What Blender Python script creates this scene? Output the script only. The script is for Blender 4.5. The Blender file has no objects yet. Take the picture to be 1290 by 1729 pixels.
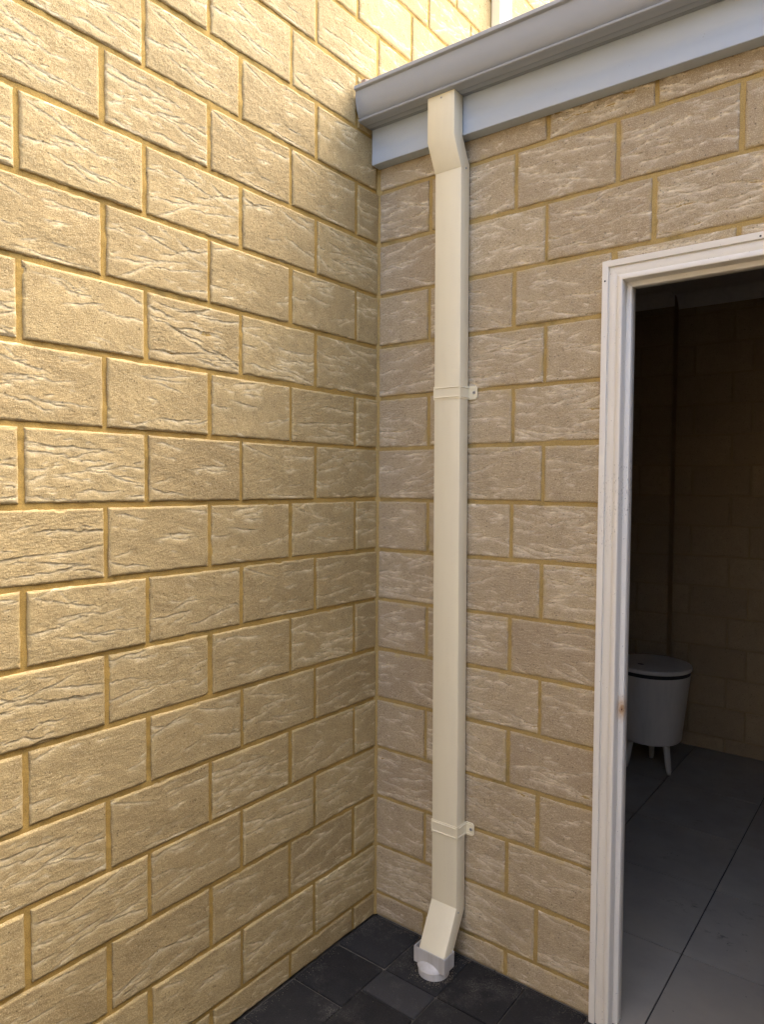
import bpy, bmesh, math, random
import numpy as np
from mathutils import Vector, Matrix

# ------------------------------------------------------------------ camera, sky, sun, exposure
scene = bpy.context.scene
COL = scene.collection

def camera_basis(yaw, pitch, roll):
    f = Vector((math.sin(yaw)*math.cos(pitch), math.cos(yaw)*math.cos(pitch), math.sin(pitch)))
    r = Vector((math.cos(yaw), -math.sin(yaw), 0)); u = r.cross(f)
    return r*math.cos(roll)+u*math.sin(roll), u*math.cos(roll)-r*math.sin(roll), f

cam_data = bpy.data.cameras.new('camera'); cam = bpy.data.objects.new('camera', cam_data); COL.objects.link(cam)
r_, u_, f_ = camera_basis(-0.6590, -0.0394, 0.0065)
m = Matrix((r_, u_, -f_)).transposed().to_4x4(); m.translation = (1.4908, -1.8997, 1.508); cam.matrix_world = m
cam_data.sensor_fit = 'HORIZONTAL'; cam_data.sensor_width = 36.0; cam_data.lens = 36.0*1185.45/1290
cam_data.clip_start = 0.02; cam_data.clip_end = 500
scene.camera = cam

SUN = Vector((0.15, 0.45, 0.88)).normalized()
ELEV = math.asin(SUN.z); AZ = math.atan2(SUN.x, SUN.y)
world = bpy.data.worlds.new('World'); scene.world = world; world.use_nodes = True
wn = world.node_tree.nodes; wl = world.node_tree.links
bg = wn['Background']; sky = wn.new('ShaderNodeTexSky'); sky.sky_type = 'NISHITA'; sky.sun_disc = False
sky.sun_elevation = ELEV; sky.sun_rotation = AZ
sky.air_density = 0.58; sky.dust_density = 5.0; sky.ozone_density = 0.5
wl.new(sky.outputs[0], bg.inputs[0]); bg.inputs[1].default_value = 0.15
sun_d = bpy.data.lights.new('sun', 'SUN'); sun_d.energy = 0.5; sun_d.angle = math.radians(46); sun_d.color = (1.0, 0.91, 0.74)
sun = bpy.data.objects.new('sun', sun_d); COL.objects.link(sun); sun.rotation_euler = SUN.to_track_quat('Z', 'Y').to_euler()
sun.location = (-4, 3, 9)
vs = scene.view_settings
vs.view_transform = 'Standard'; vs.look = 'None'; vs.gamma = 1.0; vs.use_curve_mapping = False
vs.exposure = 2.88
scene.render.engine = 'CYCLES'
scene.cycles.use_denoising = True
scene.cycles.max_bounces = 6; scene.cycles.diffuse_bounces = 3; scene.cycles.use_adaptive_sampling = True; scene.cycles.adaptive_threshold = 0.02

R = random.Random(7)

# ------------------------------------------------------------------ material helpers
def new_mat(name):
    mt = bpy.data.materials.new(name); mt.use_nodes = True
    nt = mt.node_tree; b = nt.nodes['Principled BSDF']
    return mt, nt, b

class N:
    """small node-graph helper"""
    def __init__(s, nt): s.nt = nt
    def node(s, t, **k):
        n = s.nt.nodes.new(t)
        for a, v in k.items(): setattr(n, a, v)
        return n
    def link(s, a, b): s.nt.links.new(a, b)
    def pos(s): return s.node('ShaderNodeNewGeometry').outputs['Position']
    def obj(s): return s.node('ShaderNodeTexCoord').outputs['Object']
    def mapping(s, v, scale=(1, 1, 1), loc=(0, 0, 0), rot=(0, 0, 0)):
        n = s.node('ShaderNodeMapping'); s.link(v, n.inputs[0])
        n.inputs['Scale'].default_value = scale; n.inputs['Location'].default_value = loc; n.inputs['Rotation'].default_value = rot
        return n.outputs[0]
    def noise(s, v, scale, detail=4, rough=0.55, dist=0):
        n = s.node('ShaderNodeTexNoise'); s.link(v, n.inputs['Vector'])
        n.inputs['Scale'].default_value = scale; n.inputs['Detail'].default_value = detail
        n.inputs['Roughness'].default_value = rough; n.inputs['Distortion'].default_value = dist
        return n.outputs['Fac']
    def voronoi(s, v, scale, out='Distance', rnd=1):
        n = s.node('ShaderNodeTexVoronoi'); s.link(v, n.inputs['Vector']); n.inputs['Scale'].default_value = scale
        n.inputs['Randomness'].default_value = rnd
        return n.outputs[out]
    def ramp(s, f, stops):
        n = s.node('ShaderNodeValToRGB'); s.link(f, n.inputs[0]); e = n.color_ramp.elements
        while len(e) < len(stops): e.new(0.5)
        for el, (p, c) in zip(e, stops):
            el.position = p; el.color = (c, c, c, 1) if not isinstance(c, tuple) else (*c, 1)
        return n.outputs[0]
    def math(s, op, a, b=None, clamp=False):
        n = s.node('ShaderNodeMath', operation=op, use_clamp=clamp)
        for i, x in enumerate((a, b)):
            if x is None: continue
            if isinstance(x, (int, float)): n.inputs[i].default_value = x
            else: s.link(x, n.inputs[i])
        return n.outputs[0]
    def mix(s, f, a, b, blend='MIX'):
        n = s.node('ShaderNodeMix', data_type='RGBA', blend_type=blend)
        for i, x in ((0, f), (6, a), (7, b)):
            if isinstance(x, (int, float)): n.inputs[i].default_value = x
            elif isinstance(x, tuple): n.inputs[i].default_value = (*x, 1)
            else: s.link(x, n.inputs[i])
        return n.outputs[2]
    def bump(s, h, strength, dist, normal=None):
        n = s.node('ShaderNodeBump'); s.link(h, n.inputs['Height'])
        n.inputs['Strength'].default_value = strength; n.inputs['Distance'].default_value = dist
        if normal is not None: s.link(normal, n.inputs['Normal'])
        return n.outputs[0]
    def rnd(s): return s.node('ShaderNodeObjectInfo').outputs['Random']
    def attr(s, name): return s.node('ShaderNodeAttribute', attribute_name=name).outputs['Fac']
    def sep(s, v):
        n = s.node('ShaderNodeSeparateXYZ'); s.link(v, n.inputs[0]); return n.outputs

def brick_material(name, c_a, c_b, c_c, pale, crack_mix=0.35, grain=0.5, smear=(0.5, 0.38, 0.17)):
    mt, nt, b = new_mat(name); g = N(nt); p = g.pos()
    per = g.ramp(g.rnd(), [(0.0, c_a), (0.5, c_b), (1.0, c_c)])
    cloud = g.noise(p, 9, 4, 0.6)
    col = g.mix(g.ramp(cloud, [(0.35, 0.0), (0.7, 0.55)]), per, c_a)
    col = g.mix(g.ramp(g.noise(p, 26, 5, 0.65), [(0.42, 0.0), (0.66, 0.62)]), col, c_c)
    # speckle of sand grains, light and dark
    fine = g.noise(p, 420, 3, 0.7)
    col = g.mix(g.ramp(fine, [(0.35, 0.55), (0.5, 0.0)]), col, tuple(x*0.62 for x in c_b))
    col = g.mix(g.ramp(fine, [(0.52, 0.0), (0.68, 0.55)]), col, pale)
    # pale clay plus painted highlight on the lips under the torn drag marks
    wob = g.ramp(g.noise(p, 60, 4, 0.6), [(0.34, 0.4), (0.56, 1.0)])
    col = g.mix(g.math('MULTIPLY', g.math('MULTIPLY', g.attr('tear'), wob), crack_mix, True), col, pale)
    # pores
    cell = g.voronoi(p, 95)
    pore_sel = g.ramp(g.noise(p, 55, 2, 0.5), [(0.49, 0.0), (0.57, 1.0)])
    pore = g.math('MULTIPLY', g.ramp(cell, [(0.12, 1.0), (0.24, 0.0)]), pore_sel)
    col = g.mix(g.math('MULTIPLY', pore, 0.7), col, tuple(x*0.16 for x in c_b))
    # old damp stains with ragged outlines
    st = g.ramp(g.noise(g.mapping(p, (1, 1, 0.55)), 3.1, 6, 0.72), [(0.56, 0.0), (0.72, 0.35)])
    col = g.mix(st, col, tuple(x*0.62 for x in c_b))
    # mortar smeared over the arrises here and there
    sm = g.math('MULTIPLY', g.attr('rim'), g.ramp(g.noise(p, 17, 4, 0.65), [(0.5, 0.0), (0.62, 0.8)]))
    col = g.mix(sm, col, smear)
    g.link(col, b.inputs['Base Color'])
    h = g.math('ADD', g.math('MULTIPLY', fine, 0.7), g.math('MULTIPLY', g.noise(g.mapping(p, (1, 1, 1.3)), 120, 4, 0.8), 1.3))
    g.link(g.bump(h, grain, 0.003), b.inputs['Normal'])
    b.inputs['Roughness'].default_value = 0.93; b.inputs['Specular IOR Level'].default_value = 0.25
    return mt

def mortar_material(name, c, dark, moss=0.0):
    mt, nt, b = new_mat(name); g = N(nt); p = g.pos()
    col = g.mix(g.ramp(g.noise(p, 14, 5, 0.65), [(0.35, 0.0), (0.7, 0.6)]), c, dark)
    fine = g.noise(p, 480, 2, 0.6)
    col = g.mix(g.ramp(fine, [(0.38, 0.5), (0.5, 0.0)]), col, tuple(x*0.6 for x in dark))
    col = g.mix(g.ramp(fine, [(0.55, 0.0), (0.7, 0.4)]), col, tuple(min(1, x*1.4) for x in c))
    mo = g.ramp(g.noise(p, 4.3, 6, 0.75), [(0.55, 0.0), (0.68, moss)])
    col = g.mix(mo, col, (0.10, 0.088, 0.032))
    g.link(col, b.inputs['Base Color'])
    h = g.math('ADD', g.math('MULTIPLY', fine, 0.5), g.noise(p, 90, 4, 0.6))
    g.link(g.bump(h, 0.45, 0.0025), b.inputs['Normal'])
    b.inputs['Roughness'].default_value = 0.95; b.inputs['Specular IOR Level'].default_value = 0.2
    return mt

def paint_material(name, c, rough=0.35, dirt=(0.3, 0.26, 0.2), dirt_amt=0.25, speck=0.5, spec=0.5, streak=(40, 40, 3), bump=0.05):
    mt, nt, b = new_mat(name); g = N(nt); p = g.pos()
    col = g.mix(g.ramp(g.noise(g.mapping(p, streak), 1.0, 5, 0.65), [(0.45, 0.0), (0.8, dirt_amt)]), c, dirt)
    sp = g.math('MULTIPLY', g.ramp(g.voronoi(p, 60), [(0.03, 1.0), (0.09, 0.0)]), g.ramp(g.noise(p, 24, 2), [(0.6, 0.0), (0.66, speck)]))
    col = g.mix(sp, col, (0.07, 0.055, 0.04))
    g.link(col, b.inputs['Base Color'])
    b.inputs['Roughness'].default_value = rough; b.inputs['Specular IOR Level'].default_value = spec
    if bump: g.link(g.ramp(g.noise(p, 35, 5, 0.6), [(0.3, rough-0.03), (0.75, rough+0.05)]), b.inputs['Roughness'])
    if bump: g.link(g.bump(g.noise(p, 160, 3), bump, 0.001), b.inputs['Normal'])
    return mt

LEFT_A, LEFT_B, LEFT_C = (0.482, 0.36, 0.165), (0.418, 0.306, 0.136), (0.35, 0.25, 0.111)
RIGHT_A, RIGHT_B, RIGHT_C = (0.52, 0.415, 0.25), (0.452, 0.354, 0.213), (0.38, 0.287, 0.175)
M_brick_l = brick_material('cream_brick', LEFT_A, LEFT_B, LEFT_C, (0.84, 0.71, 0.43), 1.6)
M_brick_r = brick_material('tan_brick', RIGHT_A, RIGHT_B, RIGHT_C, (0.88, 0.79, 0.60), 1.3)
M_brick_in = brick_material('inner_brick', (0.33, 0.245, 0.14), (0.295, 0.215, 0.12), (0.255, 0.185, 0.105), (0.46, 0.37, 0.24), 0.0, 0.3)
M_mortar_l = mortar_material('yellow_mortar', (0.45, 0.295, 0.082), (0.37, 0.23, 0.06), 0.5)
M_mortar_r = mortar_material('ochre_mortar', (0.47, 0.335, 0.125), (0.37, 0.255, 0.09), 0.6)
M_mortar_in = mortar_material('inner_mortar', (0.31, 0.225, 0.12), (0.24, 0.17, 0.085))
M_cream = paint_material('cream_painted_steel', (0.84, 0.765, 0.545), 0.36, (0.46, 0.38, 0.25), 0.09, 0.35)
M_white = paint_material('white_plastic', (0.56, 0.545, 0.51), 0.42, (0.30, 0.26, 0.2), 0.6, 0.6)
M_gutter = paint_material('grey_coated_steel', (0.335, 0.352, 0.36), 0.22, (0.33, 0.33, 0.32), 0.0, 0.25, 0.5, (1.5, 30, 30), 0)
M_fascia = paint_material('pale_grey_coated_steel', (0.45, 0.505, 0.55), 0.34, (0.40, 0.42, 0.45), 0.06, 0.7, 0.5, (1.5, 40, 30), 0)
M_tub = paint_material('tub_plastic', (0.54, 0.51, 0.44), 0.45, (0.3, 0.28, 0.24), 0.3, 0.3)

def plain(name, c, rough=0.6, metal=0.0):
    mt, nt, b = new_mat(name); g = N(nt)
    col = g.mix(g.ramp(g.noise(g.pos(), 40, 4), [(0.3, 0.0), (0.8, 0.5)]), c, tuple(x*0.7 for x in c))
    g.link(col, b.inputs['Base Color']); b.inputs['Roughness'].default_value = rough; b.inputs['Metallic'].default_value = metal
    return mt
M_screw = plain('screw_steel', (0.42, 0.42, 0.42), 0.35, 0.9)
M_black = plain('black_rubber', (0.012, 0.012, 0.012), 0.6)
M_roof = plain('pale_roof_steel', (0.62, 0.60, 0.56), 0.5)
M_plaster = plain('plaster', (0.55, 0.53, 0.5), 0.8)
M_grey_render = plain('grey_render', (0.30, 0.275, 0.24), 0.85)
M_render = plain('cream_render', (0.74, 0.67, 0.55), 0.85)
M_lead = plain('weathered_flashing', (0.42, 0.31, 0.24), 0.8)

# ------------------------------------------------------------------ object helpers
def tag(o, label=None, cat=None, group=None, kind=None):
    if label: o['label'] = label
    if cat: o['category'] = cat
    if group: o['group'] = group
    if kind: o['kind'] = kind
    return o
def link(name, me, mat=None, parent=None, loc=(0, 0, 0), rot=(0, 0, 0)):
    if mat and not me.materials: me.materials.append(mat)
    o = bpy.data.objects.new(name, me); COL.objects.link(o); o.location = loc; o.rotation_euler = rot
    if parent: o.parent = parent
    return o
def empty(name, loc=(0, 0, 0), rz=0):
    o = bpy.data.objects.new(name, None); COL.objects.link(o); o.location = loc; o.rotation_euler = (0, 0, rz)
    o.empty_display_size = 0.05
    return o
def mesh_from(name, verts, faces, smooth=False):
    me = bpy.data.meshes.new(name); me.from_pydata([tuple(v) for v in verts], [], faces); me.update()
    if smooth: me.polygons.foreach_set('use_smooth', [True]*len(me.polygons))
    return me
def bm_mesh(bm, name, smooth=False):
    bmesh.ops.recalc_face_normals(bm, faces=bm.faces)
    me = bpy.data.meshes.new(name); bm.to_mesh(me); bm.free()
    if smooth: me.polygons.foreach_set('use_smooth', [True]*len(me.polygons))
    return me
def box_bm(x0, x1, y0, y1, z0, z1, bevel=0.0, seg=2, bm=None):
    bm2 = bm or bmesh.new()
    vs_ = [bm2.verts.new((x, y, z)) for x in (x0, x1) for y in (y0, y1) for z in (z0, z1)]
    for f in ((0, 1, 3, 2), (4, 6, 7, 5), (0, 4, 5, 1), (2, 3, 7, 6), (0, 2, 6, 4), (1, 5, 7, 3)):
        bm2.faces.new([vs_[i] for i in f])
    if bevel:
        bmesh.ops.recalc_face_normals(bm2, faces=bm2.faces)
        bmesh.ops.bevel(bm2, geom=list(bm2.edges), offset=bevel, segments=seg, affect='EDGES', profile=0.5)
    return bm2
def box(name, b, mat, parent=None, bevel=0.0, seg=2):
    return link(name, bm_mesh(box_bm(*b, bevel=bevel, seg=seg), name), mat, parent)
def extrude_profile(name, pts, x0, x1, mat, parent, closed=False, slope=0.0, smooth_angle=30, nseg=1, caps=True):
    """profile pts (y,z) swept along x"""
    bm = bmesh.new(); rows = []
    for i in range(nseg+1):
        x = x0+(x1-x0)*i/nseg
        rows.append([bm.verts.new((x, y, z+slope*x)) for y, z in pts])
    n = len(pts)
    for a, b in zip(rows[:-1], rows[1:]):
        for k in range(n if closed else n-1): bm.faces.new((a[k], b[k], b[(k+1) % n], a[(k+1) % n]))
    if closed and caps: bm.faces.new(rows[0]); bm.faces.new(rows[-1])
    me = bm_mesh(bm, name); me.polygons.foreach_set('use_smooth', [True]*len(me.polygons))
    me.set_sharp_from_angle(angle=math.radians(smooth_angle))
    return link(name, me, mat, parent)

# ------------------------------------------------------------------ rough torn-face bricks
def noise1(u, rs, n=5, f0=18):
    v = np.zeros_like(u)
    for k in range(n):
        v += np.sin(u*f0*(1.9**k)+rs.uniform(0, 6.28))*rs.uniform(0.5, 1)/(1.75**k)
    return v
def smooth_field(rs, U, V, f, n=7):
    h = np.zeros_like(U)
    for k in range(n):
        a = rs.uniform(0, 6.28); fx = f*rs.uniform(0.4, 1.4)
        h += np.sin((U*math.cos(a)+V*math.sin(a)*1.6)*fx+rs.uniform(0, 6.28))
    return h/n
def rough_brick(w, h, seed, res=0.0027, rough=1.0, depth=0.03):
    """a brick whose local -Y face is torn by horizontal drag marks; centred on x,z; face plane y=0"""
    res_u, res_v = res*1.2, res*0.55
    rs = np.random.RandomState(seed)
    nu = max(3, int(round(w/res_u))); nv = max(3, int(round(h/res_v)))
    rough = rough*rs.uniform(0.7, 1.25)
    u = np.linspace(-w/2, w/2, nu+1); v = np.linspace(-h/2, h/2, nv+1)
    U, V = np.meshgrid(u, v, indexing='ij')
    H = smooth_field(rs, U, V, 40)*0.0013+smooth_field(rs, U, V*0.75, 150)*0.0006+smooth_field(rs, U, V*0.7, 330, 11)*0.0004
    T = np.zeros_like(U)
    ncr = int(rs.choice([14, 20, 25, 32, 40])*(w*h)/(0.29*0.162))+1
    tilt = rs.normal(0, 0.05)
    for c in range(ncr):
        big = rs.rand() < 0.45
        L = rs.uniform(0.06, 0.19) if big else rs.uniform(0.014, 0.055)
        d = (rs.uniform(0.0018, 0.0036) if big else rs.uniform(0.0011, 0.0026))*rough
        ww = rs.uniform(0.0035, 0.0085) if big else rs.uniform(0.0025, 0.005)
        u0 = rs.uniform(-w/2, w/2); v0 = rs.uniform(-h/2+0.008, h/2-0.004)
        sl = tilt+rs.normal(0, 0.16)
        line = v0+sl*(u-u0)+noise1(u, rs, 6, rs.uniform(25, 70))*rs.uniform(0.0016, 0.0042)
        a = np.clip(1-np.abs((u-u0)/(L/2))**2.2, 0, 1)*(0.78+0.22*np.sin(u*rs.uniform(60, 160)+rs.uniform(0, 6)))
        s = V-line[:, None]; A = a[:, None]
        below = np.exp(np.minimum(s, 0)/ww)*(s < 0)
        above = np.exp(-np.maximum(s, 0)/(ww*0.9))*(s >= 0)
        H += d*A*(-below+0.32*above)
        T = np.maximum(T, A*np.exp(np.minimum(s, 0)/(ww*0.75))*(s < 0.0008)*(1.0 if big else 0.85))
    H += (rs.normal(0, 0.00022, U.shape)+smooth_field(rs, U, V, 420, 9)*0.0005)*rough
    # worn arris: the face rolls back at its edges, unevenly
    e = np.minimum(np.minimum(U+w/2, w/2-U)*1.0, np.minimum(V+h/2, h/2-V))
    e = e+smooth_field(rs, U, V, 220)*0.0014-np.clip(smooth_field(rs, U, V, 95)-0.28, 0, 1)*0.011
    roll = np.clip(1-e/0.0065, 0, 1)**2
    m_ = np.clip(e/0.010, 0, 1)
    H = H*(0.25+0.75*m_)-roll*0.0036
    X = U.copy(); Z = V.copy()
    # ragged outline
    jx = noise1(v, rs, 4, 60)*0.0006; jz = noise1(u, rs, 4, 45)*0.0008
    X += np.sign(U)*np.where(np.abs(U) > w/2-1e-6, 1, 0)*(jx[None, :]-0.0008)
    Z += np.sign(V)*np.where(np.abs(V) > h/2-1e-6, 1, 0)*(jz[:, None]-0.0006)
    verts = np.stack([X, -H, Z], -1).reshape(-1, 3)
    idx = np.arange((nu+1)*(nv+1)).reshape(nu+1, nv+1)
    q = np.stack([idx[:-1, :-1], idx[1:, :-1], idx[1:, 1:], idx[:-1, 1:]], -1).reshape(-1, 4)
    ring = np.concatenate([idx[:, 0], idx[-1, 1:], idx[-2::-1, -1], idx[0, -2:0:-1]])
    back = verts[ring].copy(); back[:, 1] = depth
    nb = len(verts); verts = np.concatenate([verts, back]); r2 = np.arange(nb, nb+len(ring))
    sk = np.stack([ring, r2, np.roll(r2, -1), np.roll(ring, -1)], -1)
    quads = np.concatenate([q, sk]); nq = len(quads)
    me = bpy.data.meshes.new('brick')
    me.vertices.add(len(verts)); me.vertices.foreach_set('co', verts.ravel())
    me.loops.add(nq*4+len(ring)); me.loops.foreach_set('vertex_index', np.concatenate([quads.ravel(), r2[::-1]]))
    me.polygons.add(nq+1)
    me.polygons.foreach_set('loop_start', np.concatenate([np.arange(nq)*4, [nq*4]]))
    sm = np.zeros(nq+1, bool); sm[:len(q)] = True
    me.polygons.foreach_set('use_smooth', sm)
    rim = np.clip(1-e/0.014, 0, 1)
    at = me.attributes.new('rim', 'FLOAT', 'POINT')
    at.data.foreach_set('value', np.concatenate([rim.ravel(), np.ones(len(ring))]))
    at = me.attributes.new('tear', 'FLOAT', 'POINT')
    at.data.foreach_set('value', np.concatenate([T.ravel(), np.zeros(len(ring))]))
    me.update(calc_edges=True)
    return me

BR_CACHE = {}
def brick_mesh(w, h, mat, nvar=12, res=0.0027, tagk=''):
    key = (round(w, 3), round(h, 3), R.randrange(nvar), mat.name, res)
    if key not in BR_CACHE:
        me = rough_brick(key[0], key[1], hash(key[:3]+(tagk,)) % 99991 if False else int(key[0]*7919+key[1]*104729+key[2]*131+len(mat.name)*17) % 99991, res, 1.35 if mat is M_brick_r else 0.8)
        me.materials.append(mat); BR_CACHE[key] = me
    return BR_CACHE[key]

PITCH, Z0, JOINT = 0.172, 0.080, 0.0105
def course(parent, k, a0, a1, joints, place, mat, zlo=None, zhi=None, res=0.0027, nvar=12):
    """bricks of course k between a0 and a1 along the wall; joints = positions of vertical joints"""
    z0 = Z0+PITCH*k+JOINT/2; z1 = Z0+PITCH*(k+1)-JOINT/2
    if zlo is not None: z0 = max(z0, zlo)
    if zhi is not None: z1 = min(z1, zhi)
    if z1-z0 < 0.015: return
    js = sorted(j for j in joints if a0+0.012 < j < a1-0.012)
    ed = [(a0, 0)] + [(j, 1) for j in js] + [(a1, 0)]
    for (p, pj), (q, qj) in zip(ed[:-1], ed[1:]):
        b0 = p+(JOINT/2 if pj else 0.0015); b1 = q-(JOINT/2 if qj else 0.0015)
        if b1-b0 < 0.012: continue
        w = round(b1-b0, 3); h = round(z1-z0, 3)
        o = link('brick', brick_mesh(w, h, mat, nvar, res), None, parent)
        c = (b0+b1)/2+R.uniform(-.0018, .0018)*(1 if pj and qj else 0)
        loc, rz = place(c, (z0+z1)/2+R.uniform(-.0012, .0012), R.uniform(-0.0014, 0.0014))
        o.location = loc; o.rotation_euler = (R.uniform(-.004, .004), R.uniform(-.003, .003), rz+R.uniform(-.003, .003))

def mortar_sheet(name, a0, a1, z0, z1, place, mat, parent, step=0.006, amp=0.0015, seed=1):
    """gently uneven bedding face; place(a,z,out)->xyz"""
    rs = np.random.RandomState(seed)
    na = int((a1-a0)/step)+1; nz = int((z1-z0)/step)+1
    a = np.linspace(a0, a1, na+1); z = np.linspace(z0, z1, nz+1)
    A, Zg = np.meshgrid(a, z, indexing='ij')
    H = smooth_field(rs, A, Zg, 90, 9)*amp*1.6+rs.normal(0, amp*0.35, A.shape)
    P = place(A, Zg, H).reshape(-1, 3)
    idx = np.arange(P.shape[0]).reshape(na+1, nz+1)
    q = np.stack([idx[:-1, :-1], idx[1:, :-1], idx[1:, 1:], idx[:-1, 1:]], -1).reshape(-1, 4)
    me = bpy.data.meshes.new(name); me.from_pydata(P.tolist(), [], q.tolist()); me.update()
    me.polygons.foreach_set('use_smooth', [True]*len(me.polygons))
    return link(name, me, mat, parent)

# ------------------------------------------------------------------ ground and paving
def ground_material():
    mt, nt, b = new_mat('dark_sand'); g = N(nt); p = g.pos()
    col = g.mix(g.ramp(g.noise(p, 20, 6, 0.7), [(0.4, 0.0), (0.65, 1.0)]), (0.06, 0.052, 0.042), (0.20, 0.17, 0.125))
    col = g.mix(g.ramp(g.noise(p, 500, 2), [(0.5, 0.0), (0.7, 0.6)]), col, (0.22, 0.19, 0.15))
    g.link(col, b.inputs['Base Color']); b.inputs['Roughness'].default_value = 0.95
    g.link(g.bump(g.noise(p, 300, 3), 0.6, 0.003), b.inputs['Normal'])
    return mt
def paver_material(name='charcoal_concrete', k=1.0):
    mt, nt, b = new_mat(name); g = N(nt); p = g.pos()
    per = g.ramp(g.rnd(), [(0.0, (0.011, 0.0105, 0.0102)), (0.6, (0.016, 0.0155, 0.015)), (0.9, (0.022, 0.0215, 0.021)), (1.0, (0.03, 0.03, 0.03))])
    per = g.mix(1.0, per, (k, k, k), 'MULTIPLY')
    col = g.mix(g.ramp(g.noise(p, 16, 5, 0.65), [(0.4, 0.0), (0.75, 0.5)]), per, (0.03, 0.029, 0.027))
    fine = g.noise(p, 700, 2, 0.6)
    col = g.mix(g.ramp(fine, [(0.6, 0.0), (0.72, 0.5)]), col, (0.13, 0.12, 0.11))
    # blown sand lying in patches
    sand = g.math('MULTIPLY', g.ramp(g.noise(p, 6.0, 5, 0.7), [(0.53, 0.0), (0.68, 0.75)]), g.ramp(g.noise(p, 260, 4, 0.8), [(0.45, 0.0), (0.62, 1.0)]))
    col = g.mix(sand, col, (0.16, 0.145, 0.12))
    g.link(col, b.inputs['Base Color'])
    g.link(g.bump(g.math('ADD', fine, g.noise(p, 200, 3)), 0.4, 0.0015), b.inputs['Normal'])
    b.inputs['Roughness'].default_value = 0.85; b.inputs['Specular IOR Level'].default_value = 0.3
    return mt
M_ground = ground_material(); M_paver = paver_material()
M_paver_l = paver_material('worn_grey_concrete', 3.2)
def yard_material():
    mt, nt, b = new_mat('pale_limestone_sand'); g = N(nt); p = g.pos()
    col = g.mix(g.ramp(g.noise(p, 6, 6, 0.7), [(0.4, 0.0), (0.65, 1.0)]), (0.12, 0.11, 0.095), (0.09, 0.08, 0.065))
    g.link(col, b.inputs['Base Color']); b.inputs['Roughness'].default_value = 0.95
    g.link(g.bump(g.noise(p, 300, 3), 0.6, 0.003), b.inputs['Normal'])
    return mt
g0 = link('ground', mesh_from('ground', [(-40, -40, -.02), (40, -40, -.02), (40, 40, -.02), (-40, 40, -.02)], [(0, 1, 2, 3)]), yard_material())
tag(g0, kind='structure')
paving = link('paving', mesh_from('paving', [(0.0, -2.85, -.007), (3.4, -2.85, -.007), (3.4, -.001, -.007), (0.0, -.001, -.007)], [(0, 1, 2, 3)]), M_ground)
tag(paving, kind='structure')
PV = {}
def paver(x0, x1, y0, y1, dz=0.0, mat=None):
    w, d = round(x1-x0, 3), round(y1-y0, 3)
    mat = mat or M_paver; key = (w, d, mat.name)
    if key not in PV:
        bm = box_bm(-w/2, w/2, -d/2, d/2, -0.03, 0, bevel=0.004, seg=2); PV[key] = bm_mesh(bm, 'paver')
        PV[key].polygons.foreach_set('use_smooth', [True]*len(PV[key].polygons)); PV[key].set_sharp_from_angle(angle=math.radians(50))
        PV[key].materials.append(mat)
    return link('paver', PV[key], None, paving, ((x0+x1)/2, (y0+y1)/2, dz), (R.uniform(-.006, .006), R.uniform(-.006, .006), R.uniform(-.004, .004)))
xs = [0.002]+[0.197+0.1925*i for i in range(17)]
for i in range(16):
    xa, xb = xs[i]+.002, xs[i+1]-.002
    y = -0.004; j = 0
    off = [0.0, 0.0, 0.0, 0.02, 0.1, 0.0][i % 6]
    while y > -2.75:
        ln = 0.2
        if i == 1 and j == 1: ln = 0.113
        if i == 0 and j == 0: ln = 0.2
        if j == 0 and off: ln = off if off > .05 else 0.2
        g_ = 0.007 if (i == 0 and j == 0) else 0.0035
        paver(xa, xb, y-ln+g_, y, R.uniform(-.002, .001), M_paver_l if i == 1 and j == 1 else None); y -= ln+0.0015; j += 1

# ------------------------------------------------------------------ left two-storey brick wall (face on x = 0)
PL, AO, AE = 0.2978, 0.1178, 0.3078
left = empty('brick_wall', (0, -0.6, 0))
tag(left, 'tall pale yellow brick wall on the left, rising past the end of the gutter', 'wall')
left.location = (0, 0, 0)
def place_l(c, z, out): return (out, c, z), math.pi/2
REC = 0.0048
def sheet_l(A, Z, H): return np.stack([-REC+H, A, Z], -1)
YB = -2.86
for k in range(-1, 19):
    off = AO if k % 2 else AE
    js = [-(off+n*PL) for n in range(-8, 12)]
    top_y = -0.0015 if Z0+PITCH*(k+1) < 2.76 else 1.75
    if k >= 14: top_y = 1.75
    course(left, k, YB, top_y, js, place_l, M_brick_l, zlo=0.001)
for k in range(19, 24):
    off = AO if k % 2 else AE
    js = [-(off+n*PL) for n in range(-8, 3)]
    course(left, k, -0.45, 1.75, js, place_l, M_brick_l)
mortar_sheet('mortar', YB, 1.76, 0.0, 4.25, sheet_l, M_mortar_l, left, 0.008, seed=3)
core = box('core', (-0.27, -0.008, -5.2, 5.2, 0.0, 5.4), M_mortar_l, left)

# ------------------------------------------------------------------ right brick wall (face on y = 0) with the doorway
PR, BO, BE = 0.302, 0.206, 0.306
DX0, DX1, DZ = 0.800, 1.712, 2.092
right = empty('brick_wall', (0, 0, 0))
tag(right, 'shaded grey-tan brick wall under the gutter, with the doorway and the downpipe on it', 'wall')
def place_r(c, z, out): return (c, out, z), 0.0
def sheet_r(A, Z, H): return np.stack([A, REC-H, Z], -1)
XE = 2.6
for k in range(-1, 15):
    off = BO if k % 2 else BE
    js = [off+n*PR for n in range(0, 9)]
    zt = Z0+PITCH*(k+1)
    if k <= 11:
        course(right, k, 0.0, DX0, js, place_r, M_brick_r, zlo=0.001)
        course(right, k, DX1, XE, js, place_r, M_brick_r, zlo=0.001)
        if k == 11: course(right, k, DX0+.012, DX1, js, place_r, M_brick_r, zlo=2.1125)
    else:
        course(right, k, 0.0, XE, js, place_r, M_brick_r, zhi=2.655)
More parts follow.
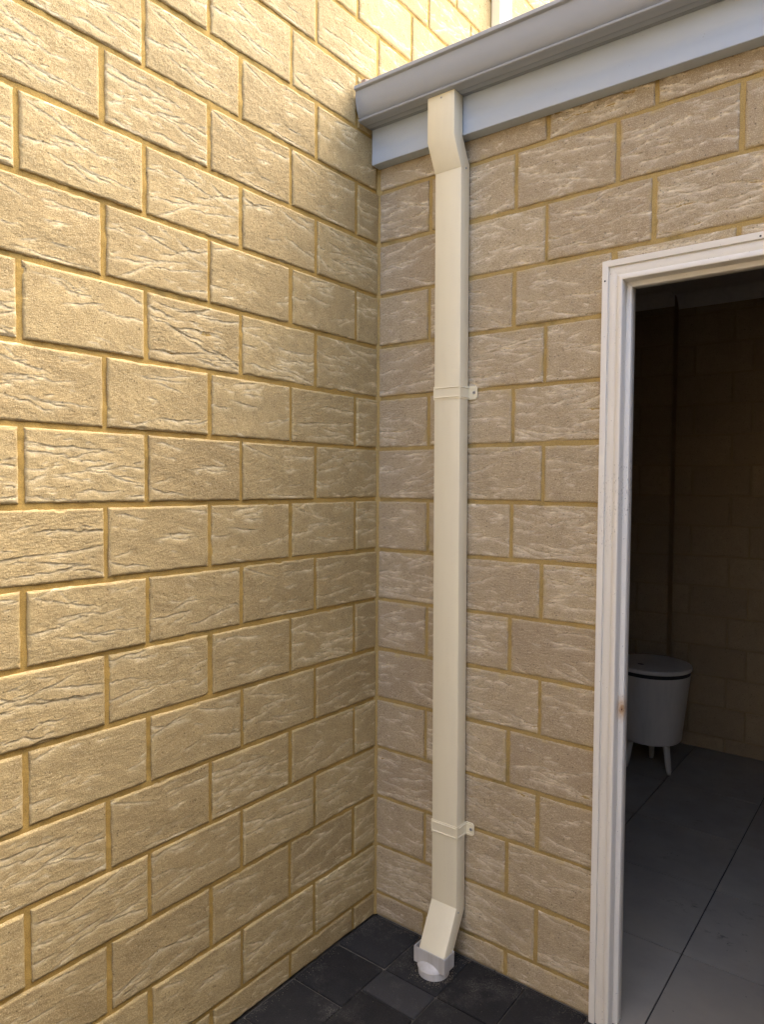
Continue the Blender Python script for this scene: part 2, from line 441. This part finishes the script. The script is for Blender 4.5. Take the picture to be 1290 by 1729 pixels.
mortar_sheet('mortar', 0.0, DX0, 0.0, 2.66, sheet_r, M_mortar_r, right, seed=5)
mortar_sheet('mortar', DX0, XE, DZ, 2.66, sheet_r, M_mortar_r, right, seed=6)
mortar_sheet('mortar', DX1, XE, 0.0, DZ, sheet_r, M_mortar_r, right, 0.012, seed=7)
bm = box_bm(0.0, DX0, 0.009, 0.10, 0, 2.70)
bm = box_bm(DX0+.0, DX1, 0.009, 0.10, DZ, 2.70, bm=bm)
bm = box_bm(DX1, 4.2, 0.009, 0.10, 0, 2.70, bm=bm)
link('core', bm_mesh(bm, 'core'), M_mortar_r, right)

rs_c = np.random.RandomState(11); vts = []; fcs = []; nz = 330
ja, jb = noise1(np.linspace(0, 2.6, nz+1), rs_c, 6, 9)*0.0014, noise1(np.linspace(0, 2.6, nz+1), rs_c, 6, 11)*0.0014
for i in range(nz+1):
    z = 2.6*i/nz
    vts += [(-0.006, -0.0095+ja[i], z), (0.0012+ja[i]*.5, -0.0045+jb[i]*.5, z), (0.0042+jb[i]*.6, -0.0012+ja[i]*.5, z), (0.0085+jb[i], 0.006, z)]
for i in range(nz):
    for k in range(3): fcs.append((4*i+k, 4*i+k+1, 4*i+k+5, 4*i+k+4))
link('corner_mortar', mesh_from('corner_mortar', vts, fcs, True), M_mortar_r, right)

# ------------------------------------------------------------------ fascia, gutter, flashing, roof
SL = -0.013
fas = empty('fascia', (0, 0, 0)); tag(fas, 'pale blue-grey metal fascia strip under the gutter along the right wall', 'fascia')
fp = [(-0.045, 2.76), (-0.045, 2.628), (-0.0442, 2.626), (-0.0442, 2.602), (-0.045, 2.600), (-0.045, 2.5665), (-0.0435, 2.565), (-0.004, 2.565), (-0.003, 2.566), (-0.003, 2.76)]
extrude_profile('fascia_board', fp, 0.003, 4.2, M_fascia, fas, closed=True, slope=SL, smooth_angle=40)

gut = empty('roof_gutter', (0, 0, 0)); tag(gut, 'grey rounded metal roof gutter ending against the left wall', 'gutter')
outer = [(-0.0455, 2.752), (-0.0455, 2.6780)]
outer += [(-0.062, 2.6768), (-0.064, 2.6755), (-0.066, 2.6768), (-0.084, 2.6768), (-0.086, 2.6755), (-0.088, 2.6768), (-0.1075, 2.6768)]
outer += [(-0.1135, 2.6775), (-0.1165, 2.6793), (-0.1174, 2.6825), (-0.1160, 2.6850), (-0.1125, 2.6860)]
for i in range(0, 17):
    a = math.radians(90*i/16)
    outer.append((-0.1020-0.0305*math.sin(a), 2.6862+0.070*(1-math.cos(a))))
outer += [(-0.1328, 2.7655), (-0.1345, 2.7668), (-0.1395, 2.7680), (-0.1412, 2.7700), (-0.1412, 2.7790), (-0.1400, 2.7808), (-0.1375, 2.7808), (-0.1340, 2.776)]
gx0 = 0.004
extrude_profile('trough', outer, gx0, 4.2, M_gutter, gut, slope=SL, smooth_angle=38, nseg=8)
cap = [p for p in outer[1:-8]]
bm = bmesh.new(); vs_ = [bm.verts.new((gx0-.0012, y, z)) for y, z in cap+[(-0.0455, 2.766)]]; vb = [bm.verts.new((gx0+.0006, y, z)) for y, z in cap+[(-0.0455, 2.766)]]
bm.faces.new(vs_); bm.faces.new(vb[::-1])
for i in range(len(vs_)): bm.faces.new((vs_[i], vs_[(i+1) % len(vs_)], vb[(i+1) % len(vs_)], vb[i]))
link('stop_end', bm_mesh(bm, 'stop_end'), M_gutter, gut)

# torn flashing tucked behind the gutter end
fl = empty('flashing', (0, 0, 0)); tag(fl, 'small weathered brownish flashing tab on the left wall above the gutter end', 'flashing')
outl = [(-0.104, 2.765), (-0.104, 2.815), (-0.085, 2.823), (-0.052, 2.822), (-0.03, 2.838), (-0.005, 2.851), (0.03, 2.842), (0.06, 2.83), (0.06, 2.765)]
bm = bmesh.new(); a_ = [bm.verts.new((0.0155+0.006*math.sin(i*2.1), y, z)) for i, (y, z) in enumerate(outl)]; b_ = [bm.verts.new((0.0045, y, z)) for y, z in outl]
bm.faces.new(a_); bm.faces.new(b_[::-1])
for i in range(len(a_)): bm.faces.new((a_[i], b_[i], b_[(i+1) % len(a_)], a_[(i+1) % len(a_)]))
link('tab', bm_mesh(bm, 'tab'), M_lead, fl)
def disc(name, c, n, r, t, mat, parent, seg=14):
    bm = bmesh.new(); q = Vector(n).to_track_quat('Z', 'Y').to_matrix().to_4x4(); q.translation = Vector(c)+Vector(n)*t/2
    bmesh.ops.create_cone(bm, cap_ends=True, segments=seg, radius1=r, radius2=r*0.82, depth=t, matrix=q)
    return link(name, bm_mesh(bm, name), mat, parent)
disc('plate', (0.0225, -0.088, 2.806), (1, 0, 0), 0.011, 0.002, M_white, fl)
disc('nail', (0.0244, -0.088, 2.808), (1, 0, 0), 0.004, 0.001, M_black, fl)

# corrugated roof behind the gutter
roof = empty('metal_roof', (0, 0, 0)); tag(roof, 'corrugated pale metal roof sloping up behind the gutter', 'roof')
nx = 56*4; verts = []; faces = []
for i in range(nx+1):
    x = 0.012+4.188*i/nx; zz = 0.009*math.sin(i*math.pi/2)
    for y, z in ((-0.085, 2.80), (4.0, 2.80+4.085*0.26)): verts.append((x, y, z+zz))
for i in range(nx): faces.append((2*i, 2*i+2, 2*i+3, 2*i+1))
link('roof_sheet', mesh_from('roof_sheet', verts, faces, True), M_roof, roof)
box('ridge', (0.012, 4.2, 3.9, 4.1, 2.80+4.085*0.26-.02, 2.80+4.085*0.26+.05), M_roof, roof, 0.01)

# ------------------------------------------------------------------ downpipes
def loft(name, rings, mat, parent, bevel=0.003, cap=True):
    """rectangular tube: rings = list of (cx, y_front, y_back, z_front, z_back, width)"""
    bm = bmesh.new(); rows = []
    b = bevel
    for cx, yf, yb, zf, zb, w in rings:
        def P(x, t): return (x, yf+(yb-yf)*t, zf+(zb-zf)*t)
        tb = b/abs(yb-yf) if abs(yb-yf) > 1e-6 else 0
        x0, x1 = cx-w/2, cx+w/2
        loop = []
        for cxn, ct, ax in ((x0, 0, 0), (x1, 0, 1), (x1, 1, 2), (x0, 1, 3)):
            sx = 1 if cxn == x0 else -1; st = 1 if ct == 0 else -1
            pts = []
            for s in (0, .5, 1):
                ang = s*math.pi/2
                pts.append((cxn+sx*b*(1-math.sin(ang)), ct+st*tb*(1-math.cos(ang))))
            if ax in (1, 3): pts = pts   # order along the loop
            if ax in (0, 2): pts = pts[::-1]
            loop += pts
        rows.append([bm.verts.new(P(*p)) for p in loop])
    n = len(rows[0])
    for a, c in zip(rows[:-1], rows[1:]):
        for k in range(n): bm.faces.new((a[k], a[(k+1) % n], c[(k+1) % n], c[k]))
    if cap: bm.faces.new(rows[0]); bm.faces.new(rows[-1])
    me = bm_mesh(bm, name); me.polygons.foreach_set('use_smooth', [True]*len(me.polygons)); me.set_sharp_from_angle(angle=math.radians(33))
    return link(name, me, mat, parent)
dp = empty('downpipe', (0.32, -0.03, 0)); dp.location = (0, 0, 0)
tag(dp, 'cream rectangular downpipe from the gutter to the paving beside the corner', 'downpipe')
W = 0.0935
def cxz(z): return 0.3215-0.0115*(z-0.18)/2.29
YF, YBK = -0.057, -0.007
s_top = loft('offset_bend', [(cxz(2.6), -0.1005, -0.0505, 2.682, 2.682, W+.002), (cxz(2.54), -0.1005, -0.0505, 2.542, 2.556, W+.002), (cxz(2.5), YF-.0012, YBK+.0, 2.464, 2.480, W+.002)], M_cream, dp)
s_mid = loft('pipe', [(cxz(2.49), YF, YBK, 2.472, 2.488, W), (cxz(1.8), YF, YBK, 1.8, 1.8, W), (cxz(1.0), YF, YBK, 1.0, 1.0, W), (cxz(0.18), YF, YBK, 0.184, 0.162, W)], M_cream, dp)
s_low = loft('shoe_bend', [(cxz(0.18), YF-.0004, YBK-.0004, 0.1845, 0.1625, W+.0008), (0.328, -0.139, -0.094, 0.062, 0.044, W)], M_cream, dp)
def bracket(z):
    cx = cxz(z); x0, x1 = cx-W/2, cx+W/2; t = 0.0016; hh = 0.0205
    b = empty('bracket', (0, 0, 0)); b.parent = dp
    bm = bmesh.new()
    path = [(x0-t, -0.0035), (x0-t, YF-t), (x1+t, YF-t), (x1+t, -0.0035)]
    # wrap band
    bm = box_bm(x0-t, x1+t, YF-t, YF-.0001, z-hh, z+hh, bm=bm)
    bm = box_bm(x0-t, x0-.0001, YF+.0001, -0.004, z-hh, z+hh, bm=bm)
    bm = box_bm(x1+.0001, x1+t, YF+.0001, -0.004, z-hh, z+hh, bm=bm)
    # pressed ribs
    for dz in (-.0145, .0145):
        ribf = [(YF-t-.0022, dz), (YF-t+.0004, dz-.003), (YF-t+.0004, dz+.003)]
        v0 = [bm.verts.new((x0+.004, y, z+q)) for y, q in ribf]; v1 = [bm.verts.new((x1-.004, y, z+q)) for y, q in ribf]
        for k in range(3): bm.faces.new((v0[k], v0[(k+1) % 3], v1[(k+1) % 3], v1[k]))
        bm.faces.new(v0); bm.faces.new(v1)
        for xx, sgn in ((x1+t, 1), (x0-t, -1)):
            rs_ = [(xx+sgn*.002, dz), (xx-sgn*.0004, dz-.003), (xx-sgn*.0004, dz+.003)]
            v0 = [bm.verts.new((x_, YF+.005, z+q)) for x_, q in rs_]; v1 = [bm.verts.new((x_, -.006, z+q)) for x_, q in rs_]
            for k in range(3): bm.faces.new((v0[k], v0[(k+1) % 3], v1[(k+1) % 3], v1[k]))
            bm.faces.new(v0); bm.faces.new(v1)
    link('strap', bm_mesh(bm, 'strap'), M_cream, b)
    b2 = None
    for sgn, xe in ((1, x1), (-1, x0)):
        bm = bmesh.new(); c = 0.006; L = 0.030
        pr = [(xe+sgn*t, z-hh), (xe+sgn*(L-c), z-hh), (xe+sgn*L, z-hh+c), (xe+sgn*L, z+hh-c), (xe+sgn*(L-c), z+hh), (xe+sgn*t, z+hh)]
        f0 = [bm.verts.new((x, -0.0052, q)) for x, q in pr]; f1 = [bm.verts.new((x, -0.0020, q)) for x, q in pr]
        bm.faces.new(f0); bm.faces.new(f1[::-1])
        for k in range(6): bm.faces.new((f0[k], f1[k], f1[(k+1) % 6], f0[(k+1) % 6]))
        for dz in (-.0145, .0145): bm = box_bm(min(xe+sgn*.004, xe+sgn*.022), max(xe+sgn*.004, xe+sgn*.022), -.0068, -.0050, z+dz-.0015, z+dz+.0015, bm=bm)
        link('lug', bm_mesh(bm, 'lug'), M_cream, b)
        sx = xe+sgn*.0195
        disc('screw', (sx, -.0053, z), (0, -1, 0), 0.0055, 0.0022, M_screw, b)
        disc('screw_socket', (sx, -.00745, z), (0, -1, 0), 0.0018, 0.0004, M_black, b, 8)
# bracket children sit one level deep: downpipe > bracket > strap, lug, screw
bracket(1.792); bracket(0.423)
# rivets on the joints
for (x, y, z), n in (((cxz(2.6)+.002, -.1007, 2.662), (0, -1, 0)), ((cxz(2.47)+W/2+.0009, -.030, 2.468), (1, 0, 0)), ((cxz(.17)+W/2+.0006, -.047, .168), (1, 0, 0))):
    disc('rivet', (x, y, z), n, 0.0028, 0.0014, M_screw, dp, 10)
# white adaptor: rectangular socket over a round stub
ad = empty('adaptor', (0, 0, 0)); ad.parent = dp
ax0, ax1, ayf, ayb, az0, az1 = 0.2665, 0.3805, -0.1425, -0.0865, 0.022, 0.0715
bm = bmesh.new(); th = 0.0028
def ringv(z, i): return [bm.verts.new(p) for p in ((ax0+i, ayf+i, z), (ax1-i, ayf+i, z), (ax1-i, ayb-i, z), (ax0+i, ayb-i, z))]
o0, o1, i1, i0 = ringv(az0, 0), ringv(az1, 0), ringv(az1, th), ringv(az0+th, th)
for A_, B_ in ((o0, o1), (o1, i1), (i1, i0)):
    for k in range(4): bm.faces.new((A_[k], A_[(k+1) % 4], B_[(k+1) % 4], B_[k]))
bm.faces.new(o0[::-1]); bm.faces.new(i0)
bmesh.ops.recalc_face_normals(bm, faces=bm.faces)
bmesh.ops.bevel(bm, geom=[e for e in bm.edges], offset=0.0012, segments=2, affect='EDGES')
link('socket', bm_mesh(bm, 'socket'), M_white, ad)
# half-round shoulder + stub
bm = bmesh.new(); rc = (0.3225, -0.1135); rows = []
prof = [(0.0485, -0.02), (0.0485, 0.016), (0.0478, 0.0172), (0.0505, 0.0176), (0.0512, 0.019), (0.0505, 0.0215), (0.043, 0.030), (0.033, 0.037), (0.02, 0.0415), (0.0, 0.043)]
for r, z in prof:
    rows.append([bm.verts.new((rc[0]+max(r, .0004)*1.0*math.cos(a), rc[1]+max(r, .0004)*math.sin(a), z)) for a in [2*math.pi*i/40 for i in range(40)]])
for A_, B_ in zip(rows[:-1], rows[1:]):
    for k in range(40): bm.faces.new((A_[k], A_[(k+1) % 40], B_[(k+1) % 40], B_[k]))
bm.faces.new(rows[-1])
me = bm_mesh(bm, 'stub'); me.polygons.foreach_set('use_smooth', [True]*len(me.polygons)); me.set_sharp_from_angle(angle=math.radians(40))
link('stub', me, M_white, ad)

dp2 = empty('downpipe', (0, 0, 0)); tag(dp2, 'short stretch of white downpipe on the left wall above the gutter', 'downpipe')
o = box('pipe', (0.003, 0.045, 0.742, 0.842, 2.98, 5.2), M_cream, dp2, 0.003)
box('strap', (0.002, 0.0475, 0.739, 0.845, 4.45, 4.49), M_cream, dp2, 0.001)

# ------------------------------------------------------------------ door frame
def frame_material():
    mt, nt, b = new_mat('white_frame_paint'); g = N(nt); p = g.pos(); x, y, z = g.sep(p)
    c = (0.79, 0.755, 0.66)
    col = g.mix(g.ramp(g.noise(g.mapping(p, (14, 14, 2)), 1, 5, 0.7), [(0.45, 0.0), (0.8, 0.05)]), c, (0.46, 0.43, 0.37))
    def band(v, lo, hi, soft):
        a = g.node('ShaderNodeMapRange', interpolation_type='SMOOTHSTEP'); g.link(v, a.inputs[0]); a.inputs[1].default_value = lo-soft; a.inputs[2].default_value = lo
        b2 = g.node('ShaderNodeMapRange', interpolation_type='SMOOTHSTEP'); g.link(v, b2.inputs[0]); b2.inputs[1].default_value = hi; b2.inputs[2].default_value = hi+soft; b2.inputs[3].default_value = 1; b2.inputs[4].default_value = 0
        return g.math('MULTIPLY', a.outputs[0], b2.outputs[0])
    # knocks and chips at hand height
    chips = g.ramp(g.noise(g.mapping(p, (330, 330, 85)), 1, 3, 0.6), [(0.62, 0.0), (0.64, 0.95)])
    zone = g.math('MULTIPLY', band(z, 1.43, 1.57, .03), band(x, .835, .853, .002))
    zone2 = g.math('MULTIPLY', g.math('MULTIPLY', band(z, 1.36, 1.52, .05), band(x, .79, .83, .005)), 0.8)
    few = g.ramp(g.noise(g.mapping(p, (260, 260, 150)), 1, 2, 0.6), [(0.725, 0.0), (0.74, 0.8)])
    ch = g.math('MAXIMUM', g.math('MULTIPLY', chips, g.math('MAXIMUM', zone, g.math('MULTIPLY', zone2, 0.45))), few)
    col = g.mix(ch, col, (0.06, 0.062, 0.075))
    # rust bleeding from one nail
    v = g.node('ShaderNodeVectorMath', operation='DISTANCE'); g.link(g.mapping(p, (1, 0.5, 0.45)), v.inputs[0]); v.inputs[1].default_value = (0.846, 0.009, 0.895*0.45)
    rn = g.math('ADD', v.outputs['Value'], g.math('MULTIPLY', g.math('SUBTRACT', g.noise(p, 120, 3), 0.5), 0.012))
    col = g.mix(g.ramp(rn, [(0.004, 0.75), (0.019, 0.0)]), col, (0.50, 0.27, 0.08))
    col = g.mix(g.ramp(rn, [(0.0022, 0.9), (0.0048, 0.0)]), col, (0.22, 0.085, 0.02))
    # splash dirt with ragged outline
    g.link(col, b.inputs['Base Color'])
    b.inputs['Roughness'].default_value = 0.42
    g.link(g.bump(g.noise(p, 180, 3), 0.08, 0.001), b.inputs['Normal'])
    return mt
M_frame = frame_material()
df = empty('door_frame', (0, 0, 0)); tag(df, 'white moulded steel door frame with paint chips and a rust spot', 'door frame')
FX0, FX1, FZ = 0.7815, 1.7305, 2.111
# profile: (distance inward from the outer edge, y)
prof = [(0.0, 0.003), (0.0, -0.0185), (0.0008, -0.020), (0.0155, -0.020), (0.0165, -0.0194), (0.0172, -0.0120)]
for i in range(1, 8):
    t = i/8; prof.append((0.0172+0.0241*t, -0.0120-0.0035*math.sin(math.pi*t)**0.7+0.001*t))
prof += [(0.0413, -0.0115), (0.0419, -0.0194), (0.0427, -0.020), (0.0545, -0.020), (0.0556, -0.0190), (0.0556, 0.0175), (0.0562, 0.0180), (0.0675, 0.0180), (0.0685, 0.0190), (0.0685, 0.0500), (0.0675, 0.051), (0.040, 0.051), (0.040, 0.104)]
def frame_piece(name, ends, horiz=False):
    bm = bmesh.new(); rows = []
    for e in ends: rows.append([bm.verts.new(e(d, y)) for d, y in prof])
    for k in range(len(prof)-1): bm.faces.new((rows[0][k], rows[1][k], rows[1][k+1], rows[0][k+1]))
    me = bm_mesh(bm, name); me.polygons.foreach_set('use_smooth', [True]*len(me.polygons)); me.set_sharp_from_angle(angle=math.radians(48))
    o = link(name, me, M_frame, df)
    return o
frame_piece('jamb', (lambda d, y: (FX0+d, y, 0.001), lambda d, y: (FX0+d, y, FZ-d)))
frame_piece('jamb', (lambda d, y: (FX1-d, y, 0.001), lambda d, y: (FX1-d, y, FZ-d)))
frame_piece('head', (lambda d, y: (FX0+d, y-.0002, FZ-d), lambda d, y: (FX1-d, y-.0002, FZ-d)))
disc('screw', (FX0+.0085, -.0201, 2.058), (0, -1, 0), 0.0026, 0.0004, M_black, df, 10)
disc('screw', (1.163, -.0203, 2.1005), (0, -1, 0), 0.0026, 0.0004, M_black, df, 10)
disc('nail', (0.8455, 0.0179, 0.893), (0, -1, 0), 0.0022, 0.0008, plain('rusty_nail', (0.13, 0.05, 0.015), 0.9), df, 8)

# ------------------------------------------------------------------ the dark room behind the doorway
def tile_material():
    mt, nt, b = new_mat('grey_floor_tile'); g = N(nt); p = g.pos()
    per = g.ramp(g.rnd(), [(0.0, (0.255, 0.228, 0.183)), (1.0, (0.30, 0.272, 0.222))])
    col = g.mix(g.ramp(g.noise(p, 5, 6, 0.65), [(0.4, 0.0), (0.75, 0.5)]), per, (0.17, 0.16, 0.15))
    col = g.mix(g.math('MULTIPLY', g.ramp(g.noise(g.mapping(p, (14, 22, 1), rot=(0, 0, .5)), 1, 5, 0.75), [(0.58, 0.0), (0.68, 0.7)]), g.ramp(g.noise(p, 2.2, 3), [(0.5, 0.0), (0.62, 1.0)])), col, (0.05, 0.045, 0.04))
    sp = g.math('MULTIPLY', g.ramp(g.voronoi(p, 30), [(0.05, 1.0), (0.1, 0.0)]), g.ramp(g.noise(p, 9, 2), [(0.58, 0.0), (0.63, 0.8)]))
    col = g.mix(sp, col, (0.03, 0.028, 0.025))
    g.link(col, b.inputs['Base Color']); b.inputs['Roughness'].default_value = 0.5; b.inputs['Specular IOR Level'].default_value = 0.35
    g.link(g.ramp(g.noise(p, 8, 4), [(0.3, 0.42), (0.7, 0.65)]), b.inputs['Roughness'])
    return mt
M_tile = tile_material(); M_grout = plain('black_grout', (0.02, 0.019, 0.018), 0.9)
RX1, RY1 = 2.55, 2.40
floor = link('room_floor', mesh_from('room_floor', [(0, 0.002, -.005), (RX1, 0.002, -.005), (RX1, RY1+.02, -.005), (0, RY1+.02, -.005)], [(0, 1, 2, 3)]), M_grout)
tag(floor, kind='structure')
tx = [0.005, 0.4715, 0.9105, 1.3605, 1.8105, 2.2605, RX1]; ty = [0.003, 0.447, 0.897, 1.340, 1.795, 2.245, RY1+.015]
for i in range(len(tx)-1):
    for j in range(len(ty)-1):
        gx = 0.0022 if i else 0.001
        o = box('tile', (-(tx[i+1]-tx[i])/2+.0022, (tx[i+1]-tx[i])/2-.0022, -(ty[j+1]-ty[j])/2+.0021, (ty[j+1]-ty[j])/2-.0021, -.009, 0), M_tile, floor, 0.0)
        o.location = ((tx[i]+tx[i+1])/2, (ty[j]+ty[j+1])/2, R.uniform(-.0004, .0004)-.0005)
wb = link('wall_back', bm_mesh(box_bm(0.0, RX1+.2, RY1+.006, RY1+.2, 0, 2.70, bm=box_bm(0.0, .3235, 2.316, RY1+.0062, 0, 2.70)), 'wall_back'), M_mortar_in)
tag(wb, kind='structure')
IN = {}
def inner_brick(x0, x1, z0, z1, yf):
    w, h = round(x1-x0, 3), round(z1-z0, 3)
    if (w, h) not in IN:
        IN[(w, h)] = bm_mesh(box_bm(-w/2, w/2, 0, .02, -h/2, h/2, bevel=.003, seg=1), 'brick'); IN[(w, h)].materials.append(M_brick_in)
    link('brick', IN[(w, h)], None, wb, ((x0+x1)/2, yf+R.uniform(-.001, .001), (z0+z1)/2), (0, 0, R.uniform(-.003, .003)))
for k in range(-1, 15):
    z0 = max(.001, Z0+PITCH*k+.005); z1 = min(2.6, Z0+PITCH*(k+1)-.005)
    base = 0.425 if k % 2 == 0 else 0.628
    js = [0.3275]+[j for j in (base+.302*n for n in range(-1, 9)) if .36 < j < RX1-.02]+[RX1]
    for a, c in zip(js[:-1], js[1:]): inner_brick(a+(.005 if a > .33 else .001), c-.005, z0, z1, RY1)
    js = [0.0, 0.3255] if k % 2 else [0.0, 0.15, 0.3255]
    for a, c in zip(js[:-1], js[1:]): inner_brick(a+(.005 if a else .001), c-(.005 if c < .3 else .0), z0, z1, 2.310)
wr = box('wall_room_side', (RX1, RX1+.2, 0.10, RY1+.006, 0, 2.70), M_mortar_in); tag(wr, kind='structure')
ce = box('room_ceiling', (0.0, RX1, 0.10, RY1, 2.60, 2.66), M_plaster); tag(ce, kind='structure')
cp = lambda y: [(y, 2.53), (y-.006, 2.53), (y-.02, 2.555), (y-.05, 2.588), (y-.075, 2.5995), (y, 2.5995)]
extrude_profile('cornice', cp(RY1-.002), 0.3285, RX1, M_plaster, ce, closed=True)
extrude_profile('cornice', cp(2.308), 0.0, 0.33, M_plaster, ce, closed=True)

# ------------------------------------------------------------------ white lidded tub on legs
tc = Vector((0.354, 1.942, 0)); tub = empty('storage_tub', tc); tag(tub, 'white tapered tub with a flat lid and dark seam, on splayed legs inside the doorway', 'tub')
def lathe(name, prof, mat, parent, seg=48, close_top=True, close_bot=True, ang=35):
    bm = bmesh.new(); rows = [[bm.verts.new((r*math.cos(2*math.pi*i/seg), r*math.sin(2*math.pi*i/seg), z)) for i in range(seg)] for r, z in prof]
    for A_, B_ in zip(rows[:-1], rows[1:]):
        for k in range(seg): bm.faces.new((A_[k], A_[(k+1) % seg], B_[(k+1) % seg], B_[k]))
    if close_bot: bm.faces.new(rows[0][::-1])
    if close_top: bm.faces.new(rows[-1])
    me = bm_mesh(bm, name); me.polygons.foreach_set('use_smooth', [True]*len(me.polygons)); me.set_sharp_from_angle(angle=math.radians(ang))
    return link(name, me, mat, parent)
lathe('body', [(0.125, 0.1585), (0.148, 0.161), (0.153, 0.166), (0.1555, 0.175), (0.176, 0.36), (0.1935, 0.521)], M_tub, tub)
lathe('seam', [(0.1925, 0.519), (0.1955, 0.543)], M_black, tub)
lid = lathe('lid', [(0.196, 0.541), (0.1995, 0.543), (0.2005, 0.556), (0.198, 0.562), (0.17, 0.5655), (0.10, 0.5695), (0.004, 0.571)], M_tub, tub)
vv = Vector((0.326, 1.845, 0))-tc
bm = bmesh.new(); bmesh.ops.create_cone(bm, cap_ends=True, segments=20, radius1=0.016, radius2=0.015, depth=0.002, matrix=Matrix.Translation((vv.x, vv.y, 0.5702)) @ Matrix.Scale(0.55, 4, (0, 1, 0)))
link('finger_hole', bm_mesh(bm, 'finger_hole'), M_black, lid)
foot = Vector((0.110, -0.053, 0)); a0 = math.atan2(foot.y, foot.x)
for i in range(3):
    a = a0+math.radians((0, 128, 244)[i])
    bm = bmesh.new(); rows = []
    for t in range(9):
        s = t/8; z = 0.166*(1-s)+0.0005
        cr = 0.104+0.024*s; rr = (0.019-0.006*s)*(1.0 if s < .93 else 0.8)
        cx_, cy_ = cr*math.cos(a), cr*math.sin(a)
        rows.append([bm.verts.new((cx_+rr*math.cos(b), cy_+rr*math.sin(b), z)) for b in [2*math.pi*q/14 for q in range(14)]])
    for A_, B_ in zip(rows[:-1], rows[1:]):
        for k in range(14): bm.faces.new((A_[k], A_[(k+1) % 14], B_[(k+1) % 14], B_[k]))
    bm.faces.new(rows[0]); bm.faces.new(rows[-1])
    link('leg', bm_mesh(bm, 'leg', True), M_tub, tub)

# ------------------------------------------------------------------ unseen walls added round the yard to block and bounce light
bw = empty('boundary_wall', (0, 0, 0)); tag(bw, 'unseen grey-tan wall added right of the yard to block side light', 'wall')
box('wall_panel', (3.2, 3.4, -6.6, -0.15, -.02, 3.3), M_grey_render, bw, 0.01)
box('coping', (3.17, 3.43, -6.6, -0.15, 3.3, 3.37), M_grey_render, bw, 0.008)
bh = empty('boundary_wall', (0, 0, 0)); tag(bh, 'unseen cream wall added behind the viewer to bounce light', 'wall')
box('wall_panel', (-0.27, 3.5, -6.9, -6.7, -.02, 3.3), M_render, bh, 0.01)
box('coping', (-0.27, 3.5, -6.93, -6.67, 3.3, 3.37), M_render, bh, 0.008)

# ------------------------------------------------------------------ loose sand and grit swept against the walls
rg = np.random.RandomState(21); vts = []; fcs = []
def grain(x, y, r, z=0.0005):
    n = len(vts); a = rg.uniform(0, 6.28)
    for k in range(3): vts.append((x+r*math.cos(a+k*2.1), y+r*math.sin(a+k*2.1)*rg.uniform(.6, 1), z))
    vts.append((x, y, z+r*rg.uniform(.6, 1.1)))
    fcs.extend([(n, n+1, n+3), (n+1, n+2, n+3), (n+2, n, n+3)])
for i in range(2600):
    q = rg.rand()
    if q < .33: grain(abs(rg.normal(0, .018))+.002, -rg.uniform(.01, 1.6), rg.uniform(.0005, .0016))
    elif q < .66: grain(rg.uniform(.01, .78), -abs(rg.normal(0, .016))-.003, rg.uniform(.0005, .0017))
    elif q < .86:
        a = rg.uniform(0, 6.28); r = .052+abs(rg.normal(0, .014)); grain(.3225+r*math.cos(a), min(-.002, -.1135+r*math.sin(a)), rg.uniform(.0005, .0017))
    else: grain(rg.uniform(0, 1.0), -rg.uniform(.01, 1.2), rg.uniform(.0004, .0013))
gr = link('loose_grit', mesh_from('loose_grit', vts, fcs), plain('grit', (0.24, 0.20, 0.145), 0.9))
tag(gr, 'loose sandy grit lying on the dark pavers along the wall bases', 'grit', kind='stuff')
